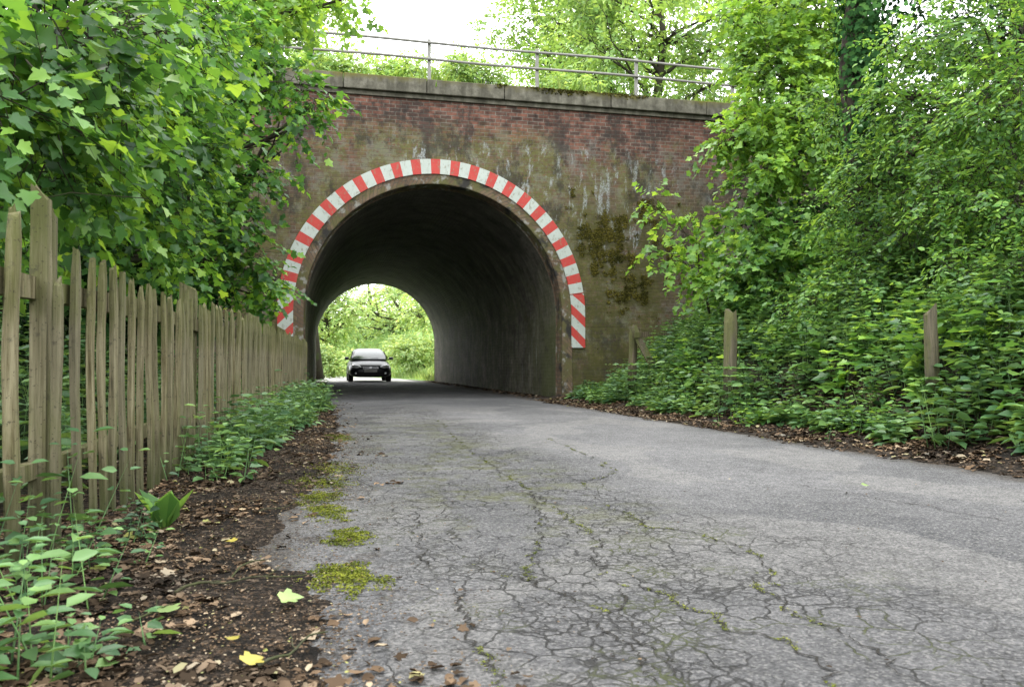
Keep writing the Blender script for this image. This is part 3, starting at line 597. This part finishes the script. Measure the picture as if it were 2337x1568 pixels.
# ---------------------------------------------------------------- distant trees above the bridge
def auto(c,R,n,r,ns,seed):
    q=np.random.default_rng(seed); u=nrm(q.normal(size=(n,3))); p=np.array(c)+u*np.array(R)*(q.random((n,1))**.4); return [(pp,r*q.uniform(.7,1.2),ns) for pp in p]
bgs=[(1500,36,60,8,'tall pale green tree with forked trunk above the right part of the railing',(5.2,4,5.4)),(1275,42,70,5,'rounded pale tree above the middle of the railing, left of the forked tree',(3.4,3.5,5.6)),(1720,40,20,6,'pale tree behind the right hand maple, above the parapet end',(6,4,7)),(420,34,20,5,'pale tree seen through the maples above the left railing',(6,4,7)),(1430,58,0,7,'farthest tall tree between the forked tree and the rounded tree',(7,5,8)),(700,40,50,5,'pale tree behind the leftmost railing bay',(2.3,3,5.0))]
for i,(px,t,py,sp_,lab,R) in enumerate(bgs):
    c=P(px,py,t); g0=H1(c[0],c[1])
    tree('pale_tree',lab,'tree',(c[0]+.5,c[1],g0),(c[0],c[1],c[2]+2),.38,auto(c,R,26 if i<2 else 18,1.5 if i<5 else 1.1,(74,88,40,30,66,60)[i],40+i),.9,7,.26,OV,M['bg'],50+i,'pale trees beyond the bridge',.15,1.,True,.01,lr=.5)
for i,(px,py,t,n,rr,lab) in enumerate([(780,140,20,6,.6,'low pale bush on the bridge deck behind the left railing'),(930,135,21,7,.5,'small pale bush on the deck behind the middle railing post'),(1090,135,24,7,.65,'pale bush on the deck at the foot of the rounded tree'),(1300,175,24,6,.7,'pale bush on the deck behind the third railing post')]):
    c=P(px,py+35,t); cl=auto(c,(1.1,.8,.45),n,rr,120,70+i)
    tree('bush',lab,'bush',(c[0],c[1],5.5),tuple(c),.05,cl,.35,7,.11,OV,M['bg'],90+i,'bushes on the bridge deck')
# ---------------------------------------------------------------- scenery beyond the tunnel
fars=[(900,60,735,'slender leaning tree straight beyond the tunnel exit',(4.,4,3.6)),(745,54,725,'leafy tree left beyond the tunnel exit above the bright lane',(2.6,3,3.2)),(1010,50,715,'tree right beyond the tunnel exit on the grassy bank',(3.2,3,4.2)),(840,80,670,'farthest tree seen through the tunnel',(8,5,6))]
for i,(px,t,py,lab,R) in enumerate(fars):
    c=P(px,py,t); g0=H1(c[0],c[1]); bx=c[0]+(1.8 if i==0 else .3)
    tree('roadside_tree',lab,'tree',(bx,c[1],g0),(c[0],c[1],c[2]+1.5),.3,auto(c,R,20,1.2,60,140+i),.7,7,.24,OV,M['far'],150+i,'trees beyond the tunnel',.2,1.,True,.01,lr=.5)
for i,(px,py,t,lab) in enumerate([(738,815,46,'hedge bush left of the lane beyond the tunnel'),(955,810,44,'hedge bush right of the car beyond the tunnel'),(920,800,52,'round bush behind the car beyond the tunnel'),(800,805,62,'bush at the bend of the lane beyond the tunnel')]):
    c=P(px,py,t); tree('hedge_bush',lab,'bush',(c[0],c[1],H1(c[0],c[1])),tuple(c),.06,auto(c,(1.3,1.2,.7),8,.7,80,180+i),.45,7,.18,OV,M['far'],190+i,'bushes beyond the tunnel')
n=11000; yy=rng.uniform(35.2,60,n); sd=np.where(rng.random(n)<.5,-1,1); xx=cen(yy)+sd*(2.5+rng.random(n)**1.3*5); zz=H(xx,yy)
tag(leafmesh('lane_grass',np.stack([xx,yy,zz],-1),rng.normal(size=(n,3))*.35+np.array([0,0,1]),rng.normal(size=(n,3)),rng.uniform(.15,.4,n),BL,M['far']),'long bright grass on both sides of the lane beyond the tunnel','grass',kind='stuff')
# ---------------------------------------------------------------- undergrowth
def plants(x,y,h,k,ls,seed,up=.25):
    r=np.random.default_rng(seed); n=len(x); z=H(x,y); base=np.stack([x,y,z],-1); lean=r.normal(size=(n,3))*.22*np.array([1,1,0]); az=r.uniform(0,6.28,n)
    PP=[];DD=[];NN=[];SS=[]; sz=r.uniform(.5,1.4,n)
    for j in range(k):
        f=(j+1)/k
        for sg in (0,math.pi):
            a=az+j*1.6+sg+r.normal(size=n)*.3; d=np.stack([np.cos(a),np.sin(a),up-r.random(n)*.7*(1.1-f)],-1)
            PP.append(base+lean*(h*f)[:,None]+np.array([0,0,1])*(h*f)[:,None]+d*.02); DD.append(d); NN.append(np.array([0,0,1.])+d*.25+r.normal(size=(n,3))*.3); SS.append(ls*(1.15-.5*f)*sz*r.uniform(.7,1.25,n))
    return [np.concatenate(q) for q in (PP,DD,NN,SS)]+[base,lean,h]
def undergrowth(name,label,x,y,h,k,ls,seed,mat,kind='stuff',shape=OV,cat='undergrowth'):
    keep=np.ones(len(x),bool)
    px_,t_=pxt(x,y); zz=H(x,y)
    for (pp,pt,w,bz) in POSTS:
        hid=(np.abs(px_-pp)<w*F_/pt*1.1)&(t_<pt+.15)&(t_>1); zmax=CAMH+(bz-CAMH)*t_/pt; room=np.maximum(zmax-zz-.02,.0)
        h=np.where(hid,np.minimum(h,room),h); h=np.where(hid&(t_>pt-1.3),np.minimum(room,.6),h); keep&=~(hid&(h<.05))
    x,y,h=x[keep],y[keep],h[keep]
    p,d,n,s,b,l,hh=plants(x,y,h,k,ls,seed)
    o=leafmesh(name,p,d,n,s,shape,mat); tag(o,label,cat,kind=kind)
    twigmesh('stems',[(b,b+(l+np.array([0,0,1]))*hh[:,None])],.0035,M['nettle'],o)
    return o
def edge(y): return 4.38+.14*n2(y*0+1.,y,1.1,21)+.12*n2(y*0+5.,y,4.,22)
n=3900; y=rng.uniform(2.2,15.25,n); x=edge(y)+rng.random(n)**1.15*4.6; sel=~((x<4.75)&(y>14.6)); x,y=x[sel],y[sel]
h=(.12+.36*ss(0,.8,x-edge(y))*(.4+.8*np.clip(n2(x,y,2.2,77)+.5,0,1.3)+.2*rng.random(len(x))))*(1-.3*ss(12,15,y))
undergrowth('undergrowth','dense nettles and brambles covering the right bank',x,y,h,6,.115,31,M['nettle'])
n=1100; y=rng.uniform(2.2,14.,n); x=4.75+.9*ss(10,14,y)+rng.random(n)*4.5; undergrowth('bramble_cover','taller broad leaved brambles scattered over the right bank',x,y,.28+.45*np.clip(n2(x,y,1.7,78)+.4,0,1),5,.12,32,M['right'],shape=MP)
n=700; y=rng.uniform(1.0,14.8,n); x=np.array([fx(v) for v in y])-.15-rng.random(n)*2.6; undergrowth('fence_backing_plants','dark nettles growing behind the picket fence',x,y,.35+.45*rng.random(n),7,.11,33,M['nettle'])
n=520; y=4.7+rng.random(n)**.8*9.1; x=np.array([fx(v) for v in y])+.06+rng.random(n)**1.3*(.16+.3*np.clip(n2(y*0,y,1.2,8)+.5,0,1)); undergrowth('verge_nettles','nettles crowding the foot of the picket fence near the tunnel',x,y,.12+.32*rng.random(n),6,.085,34,M['nettle'])
def plantthing(label,px,py,n,sp,h,k,ls,seed,mat,shape=OV,group=None,name='nettle_plant',cat='plant'):
    gx,gy=G(px,py); r=np.random.default_rng(seed); x=gx+r.normal(size=n)*sp; y=gy+r.normal(size=n)*sp
    th=thing(name,label,cat,(gx,gy,H1(gx,gy)),group)
    p,d,nn,s,b,l,hh=plants(x,y,h*r.uniform(.6,1.1,n),k,ls,seed); leafmesh('leaves',p,d,nn,s,shape,mat,th)
    twigmesh('stem',[(b,b+(l+np.array([0,0,1]))*hh[:,None])],.003,M['nettle'],th); return th
for i,(px,py,n,sp,h,ls,lab) in enumerate([(30,1560,9,.08,.28,.065,'nettle clump in the bottom left corner'),(80,1400,8,.08,.3,.065,'nettle clump at the foot of the two nearest pickets'),(230,1320,5,.06,.17,.055,'low nettle clump just right of the nearest pickets'),(-20,1330,12,.11,.42,.075,'tall nettle clump at the left edge below the fence rail'),(150,1510,5,.07,.12,.05,'small nettle clump on the leaf litter at bottom left'),(480,1110,6,.09,.2,.06,'nettle clump beside the middle pickets'),(300,1240,4,.05,.14,.05,'sprig of nettles between the nearest post and the dock plant')]):
    plantthing(lab,px,py,n,sp,h,6,ls,200+i,M['nettle'],group='nettle clumps on the left verge')
gx,gy=G(375,1215); n=13; r=np.random.default_rng(5); a=r.uniform(0,6.28,n); d=np.stack([np.cos(a)*.5,np.sin(a)*.5,np.full(n,1.)],-1)
th=thing('dock_plant','broad leaved light green dock plant standing alone in front of the fence','plant',(gx,gy,0))
leafmesh('leaves',np.stack([gx+np.cos(a)*.01,gy+np.sin(a)*.01,np.full(n,.01)],-1),d,np.stack([-np.cos(a),-np.sin(a),np.full(n,.6)],-1),r.uniform(.09,.2,n),OV,M['right'],th)
for i,(px,py,lab) in enumerate([(1700,975,'pale fern like clump at the front edge of the right bank below the middle post'),(1990,1010,'leafy clump at the front edge of the right bank below the rotting post'),(2250,1030,'leafy clump at the front edge of the bank at far right'),(1400,925,'small leafy clump at the bank foot near the tunnel mouth')]):
    plantthing(lab,px,py,14,.16,.24,6,.08,230+i,M['right'],name='leafy_clump')
# ---------------------------------------------------------------- leaf litter
def litter(name,label,x,y,smin,smax,seed,mat=M['litter'],shape=MP,zo=.0):
    r=np.random.default_rng(seed); n=len(x); z=np.maximum(H(x,y),0)+.004+zo+r.random(n)**2*.008
    a=r.uniform(0,6.28,n); d=np.stack([np.cos(a),np.sin(a),r.normal(size=n)*.13],-1); nn=np.array([0,0,1.])+r.normal(size=(n,3))*.2
    return tag(leafmesh(name,np.stack([x,y,z],-1),d,nn,r.uniform(smin,smax,n)*r.uniform(.7,1.2,n),shape,mat),label,'leaf litter',kind='stuff')
eLf=lambda y:np.interp(y,[1.2,1.9,2.3,3.0,3.6,4.6,8,14],[.1,.0,-.1,-.22,-.18,.05,.16,.14])
n=50000; y=1.0+rng.random(n)**1.6*13.6; x=rng.uniform(-1.6,.5,n); w=n2(x,y,3.,12)*.28+n2(x,y,9,13)*.2
dens=ss(.28,-.35,x-eLf(y)+w)*(.1+.9*ss(-.3,.5,n2(x,y,4.2,14)+.5*n2(x,y,11,24)+.12)); sel=rng.random(n)<dens*.72; xa,ya=x[sel],y[sel]; h_=len(xa)//4
litter('leaf_litter','crumpled brown fallen leaves scattered over the left verge',xa[h_:],ya[h_:],.012,.04,41,shape=CURL)
litter('leaf_litter','larger lobed dead leaves scattered over the left verge',xa[:h_],ya[:h_],.02,.05,45,shape=MP)
n=90000; y=1.0+rng.random(n)**1.7*7; x=rng.uniform(-1.2,.7,n); w=n2(x,y,5.,18)*.25+n2(x,y,17,19)*.18; sel=rng.random(n)<ss(.4,-.15,x-eLf(y)+w)*.9+.015; litter('leaf_crumbs','fine crumbled leaf and bark scraps covering the left verge soil',x[sel],y[sel],.003,.011,46,shape=CURL)
n=34000; y=rng.uniform(2.2,15,n); x=rng.uniform(3.6,4.95,n); dens=ss(3.78,4.1,x+n2(x,y,3,15)*.15)*(.25+.75*ss(-.4,.3,n2(x,y,3,16))); sel=rng.random(n)<dens*.8
litter('leaf_litter','brown fallen leaves in a strip along the right edge of the lane',x[sel],y[sel],.02,.06,42,shape=CURL)
n=220; y=1.3+rng.random(n)**1.3*12; x=rng.uniform(.1,3.9,n); litter('road_litter','few small leaf scraps lying scattered on the asphalt lane',x,y,.005,.018,43,shape=OV)
n=900; y=rng.uniform(15.9,34,n); x=np.where(rng.random(n)<.5,rng.uniform(-.35,0,n),rng.uniform(4.1,4.5,n)); litter('tunnel_litter','dark leaves gathered along both tunnel walls',x,y,.05,.1,44)
pts=np.array([tuple(p) for p in mossline]); n=13000; q=pts[rng.integers(0,len(pts),n)]; dn=n2(q[:,0],q[:,1],5,6)+.6*n2(q[:,0],q[:,1],19,6); keep=dn>.08; q=q[keep]; dn=dn[keep]; n=len(q)
p=q+rng.normal(size=(n,3))*np.array([1,1,0])*(.003+.01*np.clip(dn,0,1))[:,None]+np.array([0,0,.004])
tag(leafmesh('crack_moss',p,rng.normal(size=(n,3))*np.array([1,1,.2]),rng.normal(size=(n,3))*.4+np.array([0,0,1.]),rng.uniform(.003,.006,n),BLOB,M['moss']),'green moss growing in the road cracks','moss',kind='stuff')
for i,(px,py,w,hh,lab) in enumerate([(785,1322,190,78,'largest moss cushion, nearest the camera on the left road edge'),(803,1228,120,40,'oval moss cushion just beyond the largest one'),(752,1172,110,36,'moss cushion third from the camera on the left road edge'),(730,1138,125,32,'thin moss cushion fourth from the camera on the left road edge'),(735,1103,135,34,'moss cushion fifth from the camera on the left road edge'),(768,1072,130,42,'bright moss cushion second farthest along the left road edge'),(775,1000,70,18,'small farthest moss cushion on the left road edge')]):
    gx,gy=G(px,py); x0,_=G(px-w/2,py); x1,_=G(px+w/2,py); rx=abs(x1-x0)/2; _,y0=G(px,py-hh/2);_,y1=G(px,py+hh/2); ry=abs(y1-y0)/2
    th=thing('moss_cushion',lab,'moss',(gx,gy,0),'moss cushions along the left road edge')
    n=20000 if i==0 else 13000; x_=gx+rng.uniform(-1.6,1.6,n)*rx; y_=gy+rng.uniform(-1.6,1.6,n)*ry
    rad=np.hypot((x_-gx)/rx,(y_-gy)/ry); m_=1.05-rad+n2(x_,y_,13,50+i)*.5+n2(x_,y_,43,60+i)*.4
    sel=m_>.05+.8*rng.random(n)**1.3; x_,y_,m_=x_[sel],y_[sel],m_[sel]; n=len(x_)
    z_=np.maximum(0,H(x_,y_))+.003+np.clip(m_-.2,0,.6)*.01*(.7+.5*n2(x_,y_,40,9))
    leafmesh('tufts',np.stack([x_,y_,z_],-1),rng.normal(size=(n,3))*np.array([1,1,.3])+np.array([0,0,.15]),rng.normal(size=(n,3))*.5+np.array([0,0,1.]),rng.uniform(.004,.01,n),BLOB,M['moss'],th)
for i,(px,py,s,mt,lab,a) in enumerate([(640,1388,.065,'greenfall','pale green maple leaf fallen beside the largest moss cushion',.3),(385,1425,.065,'greenfall','pale green fallen leaf on the litter left of the twig',2.),(560,1545,.05,'yellowfall','yellow fallen leaf at the bottom edge beside the lower twig',.8),(532,1492,.03,'yellowfall','small yellow fallen leaf above the lower twig',1.8),(628,1040,.09,'grass','bright green leaf standing on the verge litter by the nettles',1.2),(1045,1362,.022,'litter','curled tan leaf on the road at the start of a mossy crack',.5),(535,1252,.04,'yellowfall','pale yellow leaf on the soil left of the moss cushions',2.5),(1970,1115,.04,'greenfall','pale leaf lying alone on the right half of the road',.2)]):
    gx,gy=G(px,py); z=max(0,H1(gx,gy))+.018
    o=leafmesh('fallen_leaf',np.array([[0,0,0.]]),np.array([[math.cos(a),math.sin(a),.1]]),np.array([[.1,-.25,1.]]),np.array([s]),MP if i not in(4,5) else OV,M[mt]); o.location=(gx,gy,z); tag(o,lab,'leaf')
for i,(a,b,r_,lab) in enumerate([((400,1372),(605,1298),.005,'long thin twig lying on the litter left of the largest moss cushion'),((590,1545),(748,1470),.004,'forked twig lying on the litter at the bottom edge'),((480,1350),(720,1330),.003,'thin straight twig pointing at the largest moss cushion'),((300,1440),(420,1400),.003,'short twig on the litter near the bottom left nettles'),((590,1180),(690,1150),.003,'short twig on the verge beside the third moss cushion')]):
    A=Vector((*G(*a),.025));B=Vector((*G(*b),.03)); mb=MB(); pts=curve_pts(A,B,8,.1,i+60); mb.tube(pts,[r_*(1-.6*k/8) for k in range(9)],6)
    d=(B-A); mb.tube(curve_pts(pts[4],pts[4]+Vector((-d.y,d.x,.05))*.25+d*.2,3,.1,i),[r_*.5,r_*.4,r_*.3,.001],5)
    tag(mb.build('twig',M['post'],None,True),lab,'twig')
# ---------------------------------------------------------------- car
cp=P(846,873,33.2); car=thing('car','dark car with mirrors and headlights facing out of the far tunnel mouth','car',(cp[0],cp[1],0.004))
def se(hw,y,z0,z1,e=.5,n=28):
    out=[]
    for k in range(n):
        a=2*math.pi*k/n; c_,s_=math.cos(a),math.sin(a); x=hw*math.copysign(abs(c_)**e,c_); z=(z0+z1)/2+(z1-z0)/2*math.copysign(abs(s_)**e,s_)
        if z>(z0+z1)/2: x*=1-.14*((z-(z0+z1)/2)/((z1-z0)/2))**2
        out.append((x,y,z))
    return out
mb=MB(); mb.loft([se(.5,.0,.34,.56),se(.68,.03,.25,.63),se(.8,.12,.2,.70),se(.86,.3,.19,.77),se(.88,.7,.19,.86),se(.885,1.15,.19,.94),se(.89,2.,.19,.97),se(.89,3.2,.19,.99),se(.87,3.9,.22,1.0),se(.82,4.2,.27,.95),se(.7,4.3,.4,.85)])
mb.build('body',M['paint'],car,True,False)
def rr2(hw,y0,y1,z,e=.32,n=32):
    return [(hw*math.copysign(abs(math.cos(a))**e,math.cos(a)),(y0+y1)/2+(y1-y0)/2*math.copysign(abs(math.sin(a))**e,math.sin(a)),z) for a in [2*math.pi*k/n for k in range(n)]]
cab=MB(); cab.loft([rr2(.79,.9,4.0,.9),rr2(.74,1.22,3.88,1.1),rr2(.67,1.6,3.7,1.27),rr2(.59,1.95,3.5,1.37),rr2(.48,2.2,3.3,1.415),rr2(.2,2.5,3.,1.43)])
cab.build('cabin',M['paint'],car,True,False)
ws=MB(); n=8
for (z,y,hw) in ((.94,.96,.68),(1.1,1.2,.64),(1.25,1.53,.57),(1.34,1.82,.5)):
    for k in range(n+1):
        u=-1+2*k/n; ws.v.append((hw*u,y-.02+.06*u*u*u*u,z+.012))
for j in range(3):
    for k in range(n): ws.f.append([j*9+k,j*9+k+1,(j+1)*9+k+1,(j+1)*9+k])
w_=ws.build('windscreen',M['glass'],car,True,False)
for sg in (-1,1):
    wp=MB(); wp.tube([(sg*.05-.02,.93,.97),(sg*.05+sg*.42-.1,.97,1.0)],.008,5); q=wp.build('wiper',M['blackp'],None,False,False); q.parent=w_
    sw=MB(); sw.v=[(sg*.785,1.35,.98),(sg*.785,3.75,.98),(sg*.68,3.45,1.28),(sg*.68,1.85,1.28)]; sw.f=[[0,1,2,3]]; sw.build('side_window',M['glass'],car,False,False)
    hl=MB(); hl.loft([[(sg*(.58+dx),y+max(0,dx)*.5,.635+dz) for dx,dz in ((-.2*s_,-.03*s_),(.0,-.075*s_),(.14*s_,-.04*s_),(.2*s_,.06*s_),(.08*s_,.08*s_),(-.14*s_,.045*s_))] for y,s_ in ((.2,1.1),(.0,1.),(-.03,.85))]); hl.build('headlight',M['lamp'],car,False,False)
    fl=MB(); fl.tube([(sg*.6,.06,.36),(sg*.6,-.005,.36)],.04,12); fl.build('fog_light',M['lamp'],car,False,False)
    mi=MB(); mi.loft([[(sg*(.93+dx*s_),y,.98+dz*s_) for dx,dz in ((-.09,-.06),(.07,-.07),(.1,.03),(.05,.07),(-.08,.06))] for y,s_ in ((1.22,.7),(1.27,1.),(1.4,1.),(1.42,.8))]); mi.tube([(sg*.78,1.36,.93),(sg*.9,1.34,.96)],.025,6); mi.build('wing_mirror',M['paint'],car,False,False)
    for yy_ in (.83,3.42):
        wh=MB(); wh.tube([(sg*.68,yy_,.31),(sg*.70,yy_,.31),(sg*.87,yy_,.31),(sg*.885,yy_,.31)],[.28,.31,.31,.285],24); wo=wh.build('wheel',M['rubber'],car,True,False)
        ri=MB(); ri.tube([(sg*.87,yy_,.31),(sg*.892,yy_,.31)],.2,16); q=ri.build('rim',M['alloy'],None,False,False); q.parent=wo
gr=MB().box(-.34,.34,-.025,.05,.53,.62).build('grille',M['blackp'],car,False,False,.01)
for z in (.552,.6):
    q=MB().box(-.32,.32,-.034,-.026,z,z+.016).build('grille_bar',M['chrome'],None,False,False); q.parent=gr
em=MB(); em.tube([(0,-.026,.59),(0,-.042,.59)],.05,16); q=em.build('emblem',M['chrome'],None,False,False); q.parent=gr
MB().box(-.5,.5,-.012,.1,.24,.36).build('lower_intake',M['blackp'],car,False,False,.02)
MB().box(-.26,.26,-.05,-.026,.40,.51).build('number_plate',M['plate'],car,False,False)
# ---------------------------------------------------------------- light, world, camera
W=bpy.data.worlds.new('World'); S.world=W; W.use_nodes=True; nt=W.node_tree; nt.nodes.clear()
sky=nt.nodes.new('ShaderNodeTexSky'); sky.sky_type='NISHITA'; sky.sun_disc=False; sky.sun_elevation=math.radians(58); sky.sun_rotation=math.radians(-30); sky.dust_density=4
mx=nt.nodes.new('ShaderNodeMix'); mx.data_type='RGBA'; mx.inputs[0].default_value=.85; mx.inputs[7].default_value=(33,33.6,34,1); nt.links.new(sky.outputs[0],mx.inputs[6])
bg=nt.nodes.new('ShaderNodeBackground'); bg.inputs[1].default_value=.15; ow=nt.nodes.new('ShaderNodeOutputWorld')
nt.links.new(mx.outputs[2],bg.inputs[0]); nt.links.new(bg.outputs[0],ow.inputs[0])
sl=bpy.data.lights.new('sun','SUN'); sl.energy=1.5; sl.angle=math.radians(25); sl.color=(1,.96,.9); so=bpy.data.objects.new('sun',sl); C.objects.link(so)
e,a=math.radians(58),math.radians(-30); dirv=Vector((math.sin(a)*math.cos(e),math.cos(a)*math.cos(e),math.sin(e))); so.rotation_euler=(dirv).to_track_quat('Z','Y').to_euler(); so.location=(0,0,30)
cam=bpy.data.cameras.new('camera'); co=bpy.data.objects.new('camera',cam); C.objects.link(co); co.location=(0,0,CAMH); co.rotation_euler=(math.pi/2,0,-TH)
cam.sensor_width=36; cam.lens=F_/2337*36; cam.shift_y=(HY-784)/2337; cam.clip_end=1000; cam.clip_start=.05
cam.dof.use_dof=True; cam.dof.focus_distance=9; cam.dof.aperture_fstop=8
S.camera=co
S.view_settings.view_transform='Standard'; S.view_settings.look='None'; S.view_settings.exposure=0
